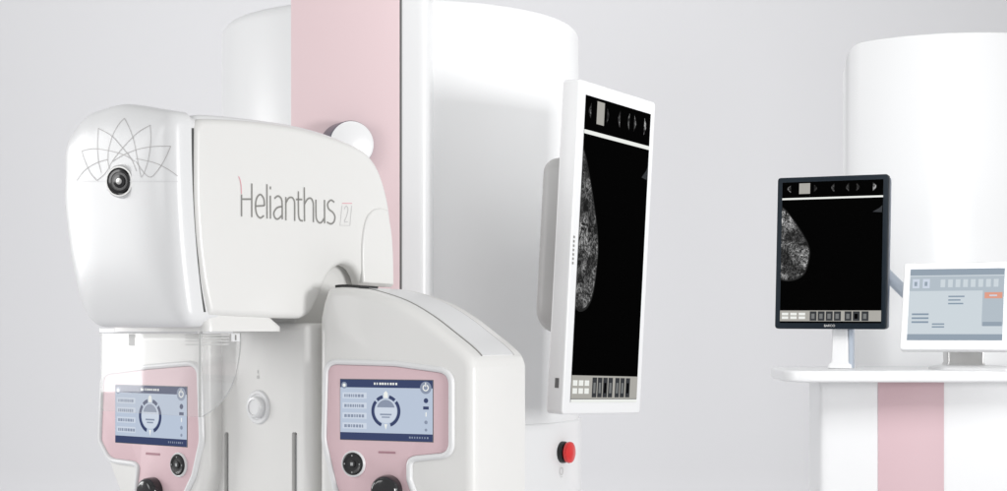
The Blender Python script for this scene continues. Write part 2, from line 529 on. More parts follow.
# round lens button on the front cover
def lensbutton(c, n, r, parent, name='lens_button'):
    mb = MB()
    pr = [(r * 1.12, -0.012), (r * 1.05, 0.001), (r, 0.003), (r * 0.95, 0.0048), (r * 0.86, 0.0048), (r * 0.82, 0.002), (r * 0.76, 0.0018), (r * 0.74, 0.0042), (r * 0.60, 0.0046),
          (r * 0.56, 0.003), (r * 0.42, 0.003), (r * 0.40, 0.0046), (r * 0.2, 0.005), (r * 0.17, 0.0052), (0.0, 0.0054)]
    lathe(mb, c, n, pr, 40, mis=[3, 3, 0, 0, 2, 1, 1, 1, 2, 1, 1, 1, 0, 0][:14])  # bright centre disc stands for the lens highlight
    return mb.build(name, [SATIN, BLACKG, GREYD, WHITE], parent)
p, n = hit(frontbv, 122, 181.5)
n = (n + 0.75 * (CAM - p).normalized()).normalized()
lensbutton(p + n * 0.004, n, 0.0232, head)

# underside lip
mb = MB()
lip = [headp(s, a, 0.0) for s, a in fillet([(0.035, -0.25, 0.03), (0.185, -0.25, 0.03), (0.185, -0.006, 0.02), (0.030, -0.006, 0.015)], 6)]
lip2 = [headp(s, a, 0.0) for s, a in fillet([(0.035, -0.25, 0.03), (0.160, -0.25, 0.03), (0.160, -0.010, 0.02), (0.030, -0.010, 0.015)], 6)]
mb.loft([[q + Vector((0, 0, z)) for q in l] for l, z in ((lip, -0.002), (lip, 0.005), (lip2, 0.024))], cap1=True)
mb.build('underside_plate', WARM, head)

# ---- arm column under the head, with two slots and a round knob
fM = Frame(P(218, HV, 2.645), 40)
mb = MB()
zlo = -0.75
mo = fillet([(*fM.loc(190, 323), 0.012), (*fM.loc(308, 323), 0.012), (fM.loc(308, 323)[0], zlo, 0.02), (fM.loc(190, 323)[0], zlo, 0.02)], 6)
slab(mb, fM, mo, 0.0, -0.22, 0.012, 6)
arm = mb.build('arm_column', WARM, unit)
def cut(target, cutters):
    for c in cutters:
        md = target.modifiers.new('cut', 'BOOLEAN'); md.operation = 'DIFFERENCE'; md.object = c; md.solver = 'EXACT'
    dg = bpy.context.evaluated_depsgraph_get(); dg.update()
    me = bpy.data.meshes.new_from_object(target.evaluated_get(dg))
    target.modifiers.clear(); target.data = me
    for p in me.polygons: p.use_smooth = True
    me.set_sharp_from_angle(angle=R(38))
    for c in cutters: bpy.data.objects.remove(c, do_unlink=True)
cs = []
slots = []
for u, w in ((226.5, 4.2), (294.5, 5.2)):
    xa, yt = fM.loc(u - w / 2, 432); xb, _ = fM.loc(u + w / 2, 432)
    so_ = fillet([(xa, yt - 0.5, 0.004), (xb, yt - 0.5, 0.004), (xb, yt, 0.004), (xa, yt, 0.004)], 6)
    m2 = MB(); slab(m2, fM, so_, 0.05, -0.02, 0); cs.append(m2.build('cutter', GAP, None)); slots.append((xa, xb, yt))
cut(arm, cs)
for xa, xb, yt in slots:
    mb = MB(); w = xb - xa
    slab(mb, fM, rrect(xa + w * 0.12, yt - 0.498, xa + w * 0.62, yt - 0.004, 0.002, 4), -0.006, -0.0195, 0.001, 3)
    mb.build('slot_rail', GREYP, arm)
mb = MB()
kx, ky = fM.loc(258.5, 407)
lathe(mb, fM.p(kx, ky, 0), fM.n, [(0.0275, -0.001), (0.0275, 0.001), (0.0255, 0.003), (0.021, 0.003), (0.0195, 0.0015), (0.0175, 0.0015), (0.0170, 0.008), (0.0160, 0.0105), (0.0125, 0.0115), (0.0115, 0.0100), (0, 0.0098)], 48)
mb.build('round_knob', WHITE, arm)
mb = MB()
qx, qy = fM.loc(258, 377)
mb.poly(fM, disc(fM, qx, qy, 0.0028), 0.0006, 0)
mb.poly(fM, [(qx - 0.0012, qy + 0.006), (qx + 0.0012, qy + 0.006), (qx + 0.0012, qy + 0.011), (qx - 0.0012, qy + 0.011)], 0.0006, 0)
mb.build('arm_mark', INKF, arm, recalc=False)
# neck rising behind into the head
mb = MB()
no = fillet([(*fs.loc(296, 430, -0.034), 0.01), (*fs.loc(361, 430, -0.034), 0.01), (*fs.loc(361, 250, -0.034), 0.01), (*fs.loc(296, 250, -0.034), 0.01)], 5)
slab(mb, fs, no, -0.034, -0.20, 0.006, 5)
mb.build('arm_neck', WARM, unit)

# ---- the control pods
def ui_screen(fr, q, parent):
    """q: screen corner pixels (x0,y0,x1,y1) ; returns the lit display mesh"""
    (xa, yb), (xb, yt) = fr.loc(q[0], q[3], q[4]), fr.loc(q[2], q[1], q[4])
    w, h = xb - xa, yt - yb; D = q[4]
    X = lambda x: xa + w * x; Y = lambda y: yb + h * y
    mb = MB()
    slab(mb, fr, rrect(xa - 0.0012, yb - 0.0012, xb + 0.0012, yt + 0.0012, 0.001, 3), D, D - 0.004, 0.0008, 2, mi=5)
    d = D + 0.0004; e = 0.0002
    mb.quad(fr, X(0), Y(0), X(1), Y(1), d, 0)
    mb.quad(fr, X(0), Y(.87), X(1), Y(1), d + e, 1); mb.quad(fr, X(0), Y(0), X(1), Y(.12), d + e, 1)
    for k in range(4):
        y = .735 - k * .168
        mb.quad(fr, X(.025), Y(y - .05), X(.29), Y(y + .05), d + e, 2)
        x = .045
        while x < .26:
            l = random.uniform(.012, .032)
            mb.quad(fr, X(x), Y(y - .028), X(x + l), Y(y + .022), d + 2 * e, 3); x += l + .008
    cx, cy, ro, ri = X(.50), Y(.485), w * .158, w * .125
    mb.poly(fr, disc(fr, cx, cy, ri * 0.93), d + e, 2)
    for a0, a1 in ((-70, 40), (140, 250), (48, 76), (104, 132)):
        o = disc(fr, cx, cy, ro, n=14, a0=a0, a1=a1); i = disc(fr, cx, cy, ri, n=14, a0=a0, a1=a1)[::-1]
        mb.poly(fr, o + i, d + 2 * e, 1)
    mb.poly(fr, [(cx - w * .022, cy + ro * .8), (cx + w * .022, cy + ro * .8), (cx + w * .022, cy + ro * 1.1), (cx, cy + ro * 1.24), (cx - w * .022, cy + ro * 1.1)], d + 3 * e, 4)
    mb.poly(fr, [(cx - w * .016, cy - ro * .8), (cx, cy - ro * 1.15), (cx + w * .016, cy - ro * .8)], d + 3 * e, 4)
    mb.poly(fr, disc(fr, cx, cy + ri * .08, ri * .8, n=14, a0=15, a1=165), d + 3 * e, 6)
    mb.quad(fr, cx - ri * .5, cy - ri * .32, cx + ri * .5, cy - ri * .2, d + 3 * e, 3)
    mb.quad(fr, cx - ri * .35, cy - ri * .52, cx + ri * .35, cy - ri * .42, d + 3 * e, 3)
    for k in range(9):      # header and footer text
        mb.quad(fr, X(.37 + k * .029), Y(.918), X(.37 + k * .029 + random.uniform(.012, .022)), Y(.955), d + 2 * e, 4)
    for k in range(8):
        mb.quad(fr, X(.75 + k * .027), Y(.045), X(.75 + k * .027 + random.uniform(.009, .018)), Y(.075), d + 2 * e, 3)
    mb.poly(fr, disc(fr, X(.928), Y(.88), w * .06), d + 3 * e, 6)
    mb.poly(fr, disc(fr, X(.928), Y(.88), w * .033, n=16, a0=115, a1=425) + disc(fr, X(.928), Y(.88), w * .022, n=16, a0=115, a1=425)[::-1], d + 4 * e, 4)
    mb.quad(fr, X(.923), Y(.90), X(.933), Y(.965), d + 5 * e, 4)
    mb.poly(fr, disc(fr, X(.045), Y(.905), w * .032), d + 3 * e, 6); mb.poly(fr, disc(fr, X(.045), Y(.905), w * .017), d + 4 * e, 4)
    mb.poly(fr, disc(fr, X(.93), Y(.67), w * .024), d + 2 * e, 1)
    mb.quad(fr, X(.90), Y(.525), X(.96), Y(.575), d + 2 * e, 1)
    mb.quad(fr, X(.925), Y(.41), X(.937), Y(.48), d + 2 * e, 4)
    mb.poly(fr, disc(fr, X(.93), Y(.315), w * .018), d + 2 * e, 3); mb.poly(fr, disc(fr, X(.93), Y(.19), w * .014), d + 2 * e, 6)
    return mb.build('display', [S_BLUE, S_NAVY, S_BLU2, S_TXT, S_WHT, GREYD, S_GRY if False else S_TXT], parent, recalc=False)

def dial(fr, u, v, r, D, parent):
    x, y = fr.loc(u, v, D)
    mb = MB()
    lathe(mb, fr.p(x, y, D), fr.n, [(r * 1.18, -0.002), (r * 1.18, 0.002), (r * 1.08, 0.004), (r, 0.0035), (r * 0.98, 0.001), (r * 0.95, 0.005), (r * .85, 0.0062), (r * .6, 0.0045), (r * .34, 0.0045), (r * .32, 0.006), (0, 0.0064)], 40, mis=[0, 0, 0, 1, 1, 1, 1, 1, 1, 1])
    for a in range(4):
        cxx, cyy = x + r * .74 * math.cos(a * math.pi / 2), y + r * .74 * math.sin(a * math.pi / 2)
        mb.poly(fr, disc(fr, cxx, cyy, r * .07, n=8), D + 0.0062, 2)
    mb.quad(fr, x - r * .14, y - r * .14, x + r * .14, y + r * .14, D + 0.0068, 2)
    return mb.build('dial_button', [WHITE, BLACK, GREYP], parent, recalc=False)

def knob(fr, u, v, r, D, parent):
    x, y = fr.loc(u, v, D)
    mb = MB()
    pr = [(r * 1.0, -0.002), (r * 1.0, 0.006)]
    for k in range(7):
        a = math.pi / 2 * k / 6
        pr.append((r * (0.62 + 0.36 * math.cos(a)), 0.010 + 0.012 * math.sin(a)))
    pr.append((0, 0.0225))
    lathe(mb, fr.p(x, y, D), fr.n, pr, 40)
    return mb.build('joystick_cap', BLACKG, parent)

# right pod: thick body whose top sweeps down to the right
fR = Frame(P(318, HV, 2.50), 23)
ptop = [(325, 291), (330, 287.5), (345, 287), (362, 289.5), (394, 300), (421, 315.5), (445, 334), (462, 348), (471, 358), (474.5, 368)]
tl = [fR.loc(u, v) for u, v in spline(ptop, 6)]
xr = fR.loc(474.5, 400)[0]; xl = fR.loc(318, 400)[0]
body = [(xl, fR.loc(318, 318)[1]), (fR.loc(321, 303)[0], fR.loc(321, 303)[1])] + tl + [(xr, zlo), (xl, zlo)]
mb = MB()
slab(mb, fR, densify(body, 0.02), 0.0, -0.205, 0.016, 6, rback=0.010)
podR = mb.build('control_pod', WARM, unit)
# inlay strip along the sweeping top
def along(mb, pts, d0, d1, lift, mi=0, th=0.002):
    rings = []
    for i in range(len(pts)):
        a, b = Vector(pts[max(0, i - 1)]), Vector(pts[min(len(pts) - 1, i + 1)])
        t = (b - a).normalized(); nn = Vector((-t.y, t.x))
        q = Vector(pts[i]) + nn * lift; qb = Vector(pts[i]) - nn * th
        rings.append([fR.p(q.x, q.y, d1), fR.p(q.x, q.y, d0), fR.p(qb.x, qb.y, d0), fR.p(qb.x, qb.y, d1)])
    mb.loft(rings, mi=mi)
tt = [q for q in tl if fR.loc(352, 300)[0] < q[0] < fR.loc(470, 350)[0]]
mb = MB(); along(mb, tt, -0.165, -0.045, 0.0012, 0)
mb.build('top_inlay', WHITE, podR)
mb = MB(); along(mb, tt, -0.045, -0.041, 0.0006, 0); along(mb, tt, -0.169, -0.165, 0.0006, 0)
mb.build('inlay_seam', INK, podR)
mb = MB()
tb = [q for q in tl if fR.loc(329, 300)[0] < q[0] < fR.loc(358, 300)[0]]
along(mb, tb, -0.075, -0.017, 0.0042, 0)  # black strip standing for the dark gap between head and pod
mb.build('gap_shade_strip', BLACK, podR)
pinkR = fillet([(329.5, 364.5, 9), (395, 366.5, 60), (449, 374, 12), (449, 452, 10), (407, 456, 11), (407, 480, 16), (421, 520, 22), (404, 556, 22), (368, 545, 30), (339, 489, 40), (327.5, 440, 40)], 8)
poR = densify(ccw(fR.px(pinkR)), 0.006)
mb = MB(); slab(mb, fR, poR, 0.003, -0.004, 0.001, 2)
mb.build('pink_panel', PINK, podR)
mb = MB(); rimloop(mb, fR, poR, 0.0095, 0.0062)
mb.build('panel_rim', WHITE, podR)
ui_screen(fR, (340.5, 380.5, 432.8, 439, 0.0034), podR)
dial(fR, 353.8, 463.6, 0.0172, 0.003, podR)
knob(fR, 388.5, 490, 0.0235, 0.003, podR)
mb = MB(); q0, q1 = fR.loc(378.5, 453, .003), fR.loc(395.5, 451.6, .003)
mb.quad(fR, q0[0], q0[1], q1[0], q1[1], 0.0036, 0); mb.build('panel_mark', PINKD, podR, recalc=False)

# left pod: shallow, on the left of the arm column
fL = Frame(P(205, HV, 2.615), 38)
lb = fillet([(103.5, 333, 4), (206, 333, 8), (206.5, 470, 60), (190, 560, 30), (140, 560, 20), (117, 490, 30), (103.5, 452, 30)], 8)
mb = MB()
slab(mb, fL, densify(ccw(fL.px(lb)), 0.012), 0.0, -0.14, 0.012, 6)
podL = mb.build('control_pod', WARM, unit)
pinkL = fillet([(105.5, 375, 9), (150, 369.5, 60), (198, 365.5, 10), (200.5, 440, 40), (193, 474, 20), (176, 510, 20), (158, 530, 18), (140, 520, 18), (139, 490, 10), (142, 461.5, 9), (112, 457.5, 12), (103, 440, 10)], 8)
poL = densify(ccw(fL.px(pinkL)), 0.006)
mb = MB(); slab(mb, fL, poL, 0.003, -0.004, 0.001, 2)
mb.build('pink_panel', PINK, podL)
mb = MB(); rimloop(mb, fL, poL, 0.0095, 0.0062)
mb.build('panel_rim', WHITE, podL)
ui_screen(fL, (115.5, 387, 187, 442, 0.0034), podL)
dial(fL, 179.3, 464.6, 0.0172, 0.003, podL)
knob(fL, 153.5, 491, 0.0235, 0.003, podL)
mb = MB(); q0, q1 = fL.loc(146, 454.4, .003), fL.loc(160, 453.2, .003)
mb.quad(fL, q0[0], q0[1], q1[0], q1[1], 0.0036, 0); mb.build('panel_mark', PINKD, podL, recalc=False)

# ---- clear face shield hanging from the head
fF = Frame(P(200, HV, 2.42), 40)          # front sheet, to the left of the fold
fG = Frame(P(200, HV, 2.42), -50)         # side sheet, running back
mb = MB()
def sheet(mb, fr, out, th=0.003):
    o = ccw(out)
    mb.loft([[fr.p(x, y, 0) for x, y in o], [fr.p(x, y, -th) for x, y in o]], cap0=False, cap1=False, mi=1)
    mb.poly(fr, o, 0, 0)
fo = fF.px([(101, 334), (101, 415)] , 0)
yb_ = fF.loc(200, 417)[1]; yt_ = fF.loc(200, 333)[1]
sheet(mb, fF, fillet([(fo[0][0], yt_, 0.004), (fo[0][0], yb_ + 0.002, 0.006), (0, yb_, 0), (0, yt_, 0)], 4))
gside = [(200.2, 333), (200.2, 417)] + spline([(203, 416.5), (216, 408), (228, 394), (236, 376), (240.5, 352), (241, 333)], 6)
sheet(mb, fG, fG.px(gside))
shield = mb.build('face_shield', [CLEAR, EDGE], unit, recalc=False)
mb = MB()
lathe(mb, fF.p(0.0005, (yb_ + yt_) / 2, 0.0), (0, 0, 1), [(0.0022, -(yt_ - yb_) / 2), (0.0022, (yt_ - yb_) / 2)], 12)
mb.build('fold_bead', EDGE, shield)
mb = MB()
slab(mb, fF, [(fo[0][0], yt_ - 0.001), (0.0, yt_ - 0.001), (0.0, yt_ + 0.008), (fo[0][0], yt_ + 0.008)], 0.004, -0.012, 0.002, 3)
gx = fG.loc(232, 333)[0]
slab(mb, fG, [(0.002, yt_ - 0.001), (gx, yt_ - 0.001), (gx, yt_ + 0.008), (0.002, yt_ + 0.008)], 0.004, -0.012, 0.002, 3)
mb.build('shield_rail', WHITE, shield)
mb = MB()
for k, v in enumerate((335, 338.2, 341, 344.5)):
    a, b = fG.loc(201, v, .001), fG.loc(229, v, .001)
    mb.quad(fG, a[0], a[1] - 0.0009, b[0], a[1] + 0.0009, 0.0008, 0)
    a, b = fF.loc(185, v, .001), fF.loc(199, v, .001)
    mb.quad(fF, a[0], a[1] - 0.0009, b[0], a[1] + 0.0009, 0.0008, 0)
mb.build('shield_label', INKF, shield, recalc=False); mb = MB()
a, b = fG.loc(231.5, 341.5, .001), fG.loc(240, 333.5, .001)
mb.quad(fG, a[0], a[1], b[0], b[1], 0.0008, 2)
mx, my = (a[0] + b[0]) / 2, (a[1] + b[1]) / 2
mb.quad(fG, mx - 0.0016, my - 0.004, mx + 0.0012, my + 0.004, 0.0012, 1)
mb.build('shield_tag', [INKF, INK, WHITE], shield, recalc=False); mb = MB()
a, b = fF.loc(128.5, 346, .001), fF.loc(134.5, 334, .001)
mb.quad(fF, a[0], a[1], b[0], b[1], 0.0008, 0)
mb.build('shield_mark', INKF, shield, recalc=False)

# ---- emergency stop on the base cover
mb = MB()
def oncyl(u, v, r):
    d = Vector(((u - CX) / F, 1, 0)); a = d.dot(d); b = -2 * d.dot(Vector((CC.x, CC.y, 0))); c = CC.x ** 2 + CC.y ** 2 - r * r
    t = (-b - math.sqrt(max(0, b * b - 4 * a * c))) / (2 * a)
    p = Vector((d.x * t, d.y * t, H + (HV - v) / F * t)); n = Vector((p.x - CC.x, p.y - CC.y, 0)).normalized()
    return p, n
p, n = oncyl(562, 452, CR + 0.005)
lathe(mb, p, n, [(0.0215, -0.004), (0.0215, 0.006), (0.020, 0.009), (0, 0.009)], 36)
eb = mb.build('emergency_button', BLACK, unit)
mb = MB()
lathe(mb, p, n, [(0.014, 0.008), (0.014, 0.012), (0.0205, 0.013), (0.0215, 0.016), (0.0205, 0.020), (0.015, 0.023), (0, 0.0245)], 36)
mb.build('red_cap', RED, eb)
mb = MB()
p2, n2 = oncyl(561, 471, CR + 0.005)
fE = Frame(p2, math.degrees(math.atan2(-n2.x, -n2.y)))
mb.poly(fE, disc(fE, 0, 0, 0.008, n=20, a0=0, a1=359) + disc(fE, 0, 0, 0.006, n=20, a0=0, a1=359)[::-1], 0.0015, 0)
mb.quad(fE, -0.004, -0.012, 0.004, -0.0105, 0.0015, 0)
mb.build('button_mark', INKF, eb, recalc=False)

# ================================================================ PICTURES ON THE DIAGNOSTIC MONITORS
def scan_picture(mb, fr, X, Y, w, h, D):
    """materials: 0 black 1 white 2 grey 3 dark grey 4 tissue 5 skin 6 mid grey"""
    e = 0.0003
    mb.quad(fr, X(0), Y(0), X(1), Y(1), D, 0)
    mb.quad(fr, X(0), Y(.875), X(1), Y(.888), D + e, 1)
    mb.quad(fr, X(.17), Y(.915), X(.28), Y(.99), D + e, 2)
    for x, sgn, ww, hh in ((.085, -1, .045, .03), (.32, 1, .04, .03), (.52, -1, .04, .035), (.665, -1, .04, .035), (.74, 1, .04, .032), (.90, 1, .045, .035)):
        y = .952; ww *= .75; hh *= .85
        mb.poly(fr, [(X(x), Y(y - hh))] + [(X(x + sgn * ww * math.sin(math.pi * k / 8) ** 1.2), Y(y - hh + 2 * hh * k / 8)) for k in range(1, 8)] + [(X(x), Y(y + hh))], D + e, 4)
    mb.poly(fr, [(X(.90), Y(.775)), (X(.99), Y(.77)), (X(.995), Y(.82)), (X(.965), Y(.80))], D + e, 3)
    # the half round breast picture
    pts = spline([(0, .83), (.06, .79), (.15, .705), (.21, .64), (.262, .575), (.292, .512), (.29, .465), (.272, .40), (.238, .345), (.168, .308), (.07, .295), (0, .305)], 5)
    edge = [(X(x), Y(y)) for x, y in pts]
    inner = [(X(x * .955), Y(.545 + (y - .545) * .965)) for x, y in pts]
    mb.poly(fr, inner, D + 2 * e, 4)
    for k in range(len(pts) - 1):
        mb.add([fr.p(*edge[k], D + e), fr.p(*edge[k + 1], D + e), fr.p(*inner[k + 1], D + e), fr.p(*inner[k], D + e)], [[0, 1, 2, 3]], 5)
    # tool row
    mb.quad(fr, X(0), Y(.012), X(1), Y(.088), D + e, 2)
    mb.quad(fr, X(0), Y(0), X(1), Y(.010), D + 2 * e, 1 if w < 0.3 and h > 0.45 else 0)
    for k in range(3):
        for j in range(2):
            mb.quad(fr, X(.02 + k * .085), Y(.028 + j * .026), X(.085 + k * .085), Y(.046 + j * .026), D + 2 * e, 1)
    for x in (.335, .415, .495, .575, .68, .76, .845):
        mb.quad(fr, X(x - .034), Y(.016), X(x + .034), Y(.082), D + 2 * e, 3)
        mb.quad(fr, X(x - .018), Y(.03), X(x + .014), Y(.065), D + 3 * e, 6 if random.random() < .6 else 0)
SCR = [S_BLK, S_WHT, S_GRY, S_DGR, SCAN, S_SKIN, S_GR2]

# ================================================================ WHITE WALL MONITOR BESIDE THE COLUMN
fW = Frame(P(571, HV, 2.80), -56.2, tilt=-2.2, roll=-2.0)
TLc, TRc, BRc, BLc = fW.loc(576, 77), fW.loc(653.5, 102.5), fW.loc(642.5, 415), fW.loc(566, 412.5)
wx0 = (TLc[0] + BLc[0]) / 2; wx1 = (TRc[0] + BRc[0]) / 2; wy1 = (TLc[1] + TRc[1]) / 2; wy0 = (BLc[1] + BRc[1]) / 2
print('white monitor', TLc, TRc, BRc, BLc)
wm = thing('monitor', 'tall white monitor seen edge on beside the machine column, showing a breast scan', 'monitor', fW.p((wx0 + wx1) / 2, wy0, -0.02))
mb = MB()
slab(mb, fW, rrect(wx0, wy0, wx1, wy1, 0.008, 5), 0.0, -0.034, 0.0035, 4, rback=0.004)
wbody = mb.build('bezel', WHITE, wm)
sx0, sx1 = wx0 + 0.026, wx1 - 0.018
(a0_, b0_), (a1_, b1_) = fW.loc(578, 403, .001), fW.loc(643, 103, .001)
sy0 = fW.loc(573, 402)[1]; sy1 = fW.loc(583, 93.5)[1]
sx0 = (fW.loc(583, 94)[0] + fW.loc(572.7, 401)[0]) / 2; sx1 = (fW.loc(648.5, 114)[0] + fW.loc(638, 403)[0]) / 2
sy0 = (fW.loc(572.7, 401)[1] + fW.loc(638, 403)[1]) / 2; sy1 = (fW.loc(583, 93.5)[1] + fW.loc(648.5, 114)[1]) / 2
mb = MB()
scan_picture(mb, fW, lambda x: sx0 + (sx1 - sx0) * x, lambda y: sy0 + (sy1 - sy0) * y, sx1 - sx0, sy1 - sy0, 0.0006)
mb.build('screen', SCR, wm, recalc=False)
mb = MB()
by = (wy0 + wy1) / 2
for k in range(7):
    mb.quad(fW, wx0 + 0.006, by - 0.03 + k * 0.0075, wx0 + 0.011, by - 0.026 + k * 0.0075, 0.0006, 0)
mb.build('maker_mark', INK, wm, recalc=False)
mb = MB()
fWs = Frame(fW.p(wx0, wy0, -0.02), -56.2 + 90)
hh = fW.ey
c0 = fW.p(wx0 - 0.0004, wy0 + 0.045, -0.010)
mb.add([c0, c0 - fW.n * 0.008, c0 - fW.n * 0.008 + fW.ey * 0.017, c0 + fW.ey * 0.017], [[0, 1, 2, 3]], 0)
mb.build('side_switch', GREYD, wm, recalc=False)
mb = MB()
hx0, hx1 = wx0 + 0.02, wx1 - 0.05
hy0, hy1 = fW.loc(560, 333)[1], fW.loc(560, 150)[1]
slab(mb, fW, fillet([(hx0, hy0, 0.05), (hx1, hy0, 0.05), (hx1, hy1, 0.03), (hx0, hy1, 0.03)], 8), -0.033, -0.09, 0, 8, rback=0.03)
mb.build('back_housing', mat('shaded_shell_grey', (0.46, 0.46, 0.455), 0.45), wm)  # white housing, its shade put into the grey base colour
mb = MB()
ca = fW.p(hx1 - 0.045, (hy0 + hy1) / 2, -0.085); cb = Vector((CC.x + 0.33, CC.y - 0.08, ca.z))
lathe(mb, ca, cb - ca, [(0.03, 0), (0.03, 0.012), (0.022, 0.016), (0.022, (cb - ca).length)], 24)
mb.build('mount_arm', WHITE, wm)

# ================================================================ WORKSTATION
DT = H - 0.117                             # table top height
desk = thing('workstation_desk', 'white standing desk with a rounded top and a pink stripe down its pedestal', 'desk', (1.3, 5.0, 0))
mb = MB()
to = densify(ccw(fillet([(0.815, 4.68, 0.09), (1.85, 4.68, 0.09), (1.85, 5.22, 0.12), (0.850, 5.22, 0.12)], 12)), 0.05)
rings = []
th, rr = 0.034, 0.008
for k in range(6):
    a = math.pi / 2 * k / 5
    rings.append([Vector((x, y, DT - th + rr * (1 - math.cos(a)))) for x, y in inset(to, rr * (1 - math.sin(a)))])
for k in range(6):
    a = math.pi / 2 * k / 5
    rings.append([Vector((x, y, DT - rr + rr * math.sin(a))) for x, y in inset(to, rr * (1 - math.cos(a)))])
mb.loft(rings)
mb.build('tabletop', WHITE, desk)
fP = Frame(P(820, HV, 4.86), 4)
mb = MB()
px0 = fP.loc(820, 430)[0]; px1 = px0 + 0.74
upbox(mb, fP, px0, px1, -0.30, 0.0, 0.03, -H, DT - H - th)
ped = mb.build('pedestal', WHITE, desk)
mb = MB()
k0, k1 = fP.loc(878, 430, .003)[0], fP.loc(944, 430, .003)[0]
slab(mb, fP, [(k0, -1.1), (k1, -1.1), (k1, DT - H - th - 0.004), (k0, DT - H - th - 0.004)], 0.004, -0.002, 0.0015, 2)
mb.build('pink_panel', mat('dusty_pink_panel', (0.64, 0.455, 0.487), 0.5, bump=0.02, bscale=400), ped)

# ---- tall curved shield behind the desk
sc_ = Vector((1.558, 5.70, 0)); SR = 0.44
rs = thing('radiation_shield', 'tall curved plain white protective screen standing behind the desk', 'protective screen', (1.535, 5.28, 0))
mb = MB()
zt_ = 0.965; half = 1.16
out = densify(ccw(fillet([(-half * SR, -H, 0.0), (half * SR, -H, 0.0), (half * SR, zt_, 0.05), (-half * SR, zt_, 0.05)], 10)), 0.03)
def wrap(x, z, r): a = x / SR; return Vector((sc_.x + r * math.sin(a), sc_.y - r * math.cos(a), H + z))
# strips across so that the sheet follows the curve
cols = 48; g = []
for i in range(cols + 1):
    x = (-half + 2 * half * i / cols) * SR
    e = half * SR - abs(x); rc = 0.085
    drop = 0 if e >= rc else rc - math.sqrt(max(0, rc * rc - (rc - e) ** 2))
    g.append((x, zt_ - drop))
xs = []
ringsF = []
for x, z in g:
    ringsF.append([wrap(x, -H, SR), wrap(x, z - 0.006, SR), wrap(x, z - 0.0015, SR - 0.002), wrap(x, z, SR - 0.007), wrap(x, z, SR - 0.018), wrap(x, z - 0.006, SR - 0.024), wrap(x, -H, SR - 0.024)])
mb.loft(ringsF)
mb.build('panel', WHITE, rs, ang=50)

# ---- black monitor
fB = Frame(P(832, HV, 4.88), 26, tilt=3, roll=-0.3)
bb = [fB.loc(778, 177), fB.loc(888.5, 175), fB.loc(886, 329.5), fB.loc(774.5, 328)]
bx0, bx1 = (bb[0][0] + bb[3][0]) / 2, (bb[1][0] + bb[2][0]) / 2
by0, by1 = (bb[2][1] + bb[3][1]) / 2, (bb[0][1] + bb[1][1]) / 2
print('black', bx1 - bx0, by1 - by0)
bm_ = thing('monitor', 'black framed upright monitor on the desk showing a breast scan', 'monitor', (*fB.p((bx0 + bx1) / 2, 0, -0.06)[:2], DT))
mb = MB()
slab(mb, fB, rrect(bx0, by0, bx1, by1, 0.010, 5), 0.0, -0.02, 0.003, 4)
mb.build('bezel', NAVYB, bm_)
mb = MB()
slab(mb, fB, rrect(bx0 + .002, by0 + .002, bx1 - .002, by1 - .002, 0.012, 5), -0.019, -0.06, 0, 4, rback=0.012)
mb.build('rear_shell', NAVYS, bm_)
cx0 = (fB.loc(783, 182)[0] + fB.loc(779.5, 322)[0]) / 2; cx1 = (fB.loc(884, 181)[0] + fB.loc(880.5, 324)[0]) / 2
cy0 = (fB.loc(779.5, 322)[1] + fB.loc(880.5, 324)[1]) / 2; cy1 = (fB.loc(783, 181.5)[1] + fB.loc(884, 180.5)[1]) / 2
mb = MB()
scan_picture(mb, fB, lambda x: cx0 + (cx1 - cx0) * x, lambda y: cy0 + (cy1 - cy0) * y, cx1 - cx0, cy1 - cy0, 0.0006)
mb.build('screen', SCR, bm_, recalc=False)
tx = bpy.data.curves.new('maker_mark', 'FONT'); tx.body = 'BARCO'; tx.size = 0.010; tx.align_x = 'CENTER'
to_ = bpy.data.objects.new('maker_mark', tx); COL.objects.link(to_)
dg = bpy.context.evaluated_depsgraph_get(); dg.update()
me = bpy.data.meshes.new_from_object(to_.evaluated_get(dg)); bpy.data.objects.remove(to_)
o = bpy.data.objects.new('maker_mark', me); COL.objects.link(o); me.materials.clear(); me.materials.append(INKF); o.parent = bm_
mx4 = Matrix((( *[0] * 4,),) * 4) if False else Matrix.Identity(4)
tp = fB.p((bx0 + bx1) / 2, by0 + 0.006, 0.0008)
for i in range(3):
    mx4[i][0] = fB.ex[i]; mx4[i][1] = fB.ey[i]; mx4[i][2] = fB.n[i]; mx4[i][3] = tp[i] - bm_.location[i]
o.matrix_local = mx4
SILV = mat('silver_blue_plastic', (0.50, 0.56, 0.64), 0.3, metal=0.3)
mb = MB()
nc = fB.p((bx0 + bx1) / 2 + 0.02, 0, -0.065); nc.z = DT
sec = fillet([(-0.032, -0.02, 0.012), (0.032, -0.02, 0.012), (0.032, 0.02, 0.012), (-0.032, 0.02, 0.012)], 6)
mb.loft([[nc + fB.ex * x * k - fB.n * y * k + Vector((0, 0, z)) for x, y in sec] for z, k in ((0.0, 1.25), (0.012, 1.2), (0.02, 0.9), (0.12, 0.8), (0.26, 0.8))])
mb.build('stand', WHITE, bm_)
mb = MB()
mb.loft([[nc + fB.ex * (0.034 + x) - fB.n * (y - 0.01) + Vector((0, 0, z)) for x, y in ((-.006, -.01), (.006, -.01), (.006, .01), (-.006, .01))] for z in (0.002, 0.16)])
mb.build('cable_cover', SILV, bm_)
mb = MB()
A_, B_ = fB.p(bx1 - 0.05, 0.02, -0.05) , P(916, 303, 4.95)
A_ = P(880, 268, 4.93)
lathe(mb, A_, B_ - A_, [(0.0, 0), (0.016, 0.002), (0.018, 0.02), (0.018, (B_ - A_).length - 0.02), (0.012, (B_ - A_).length)], 20)
mb.build('swing_arm', SILV, bm_)

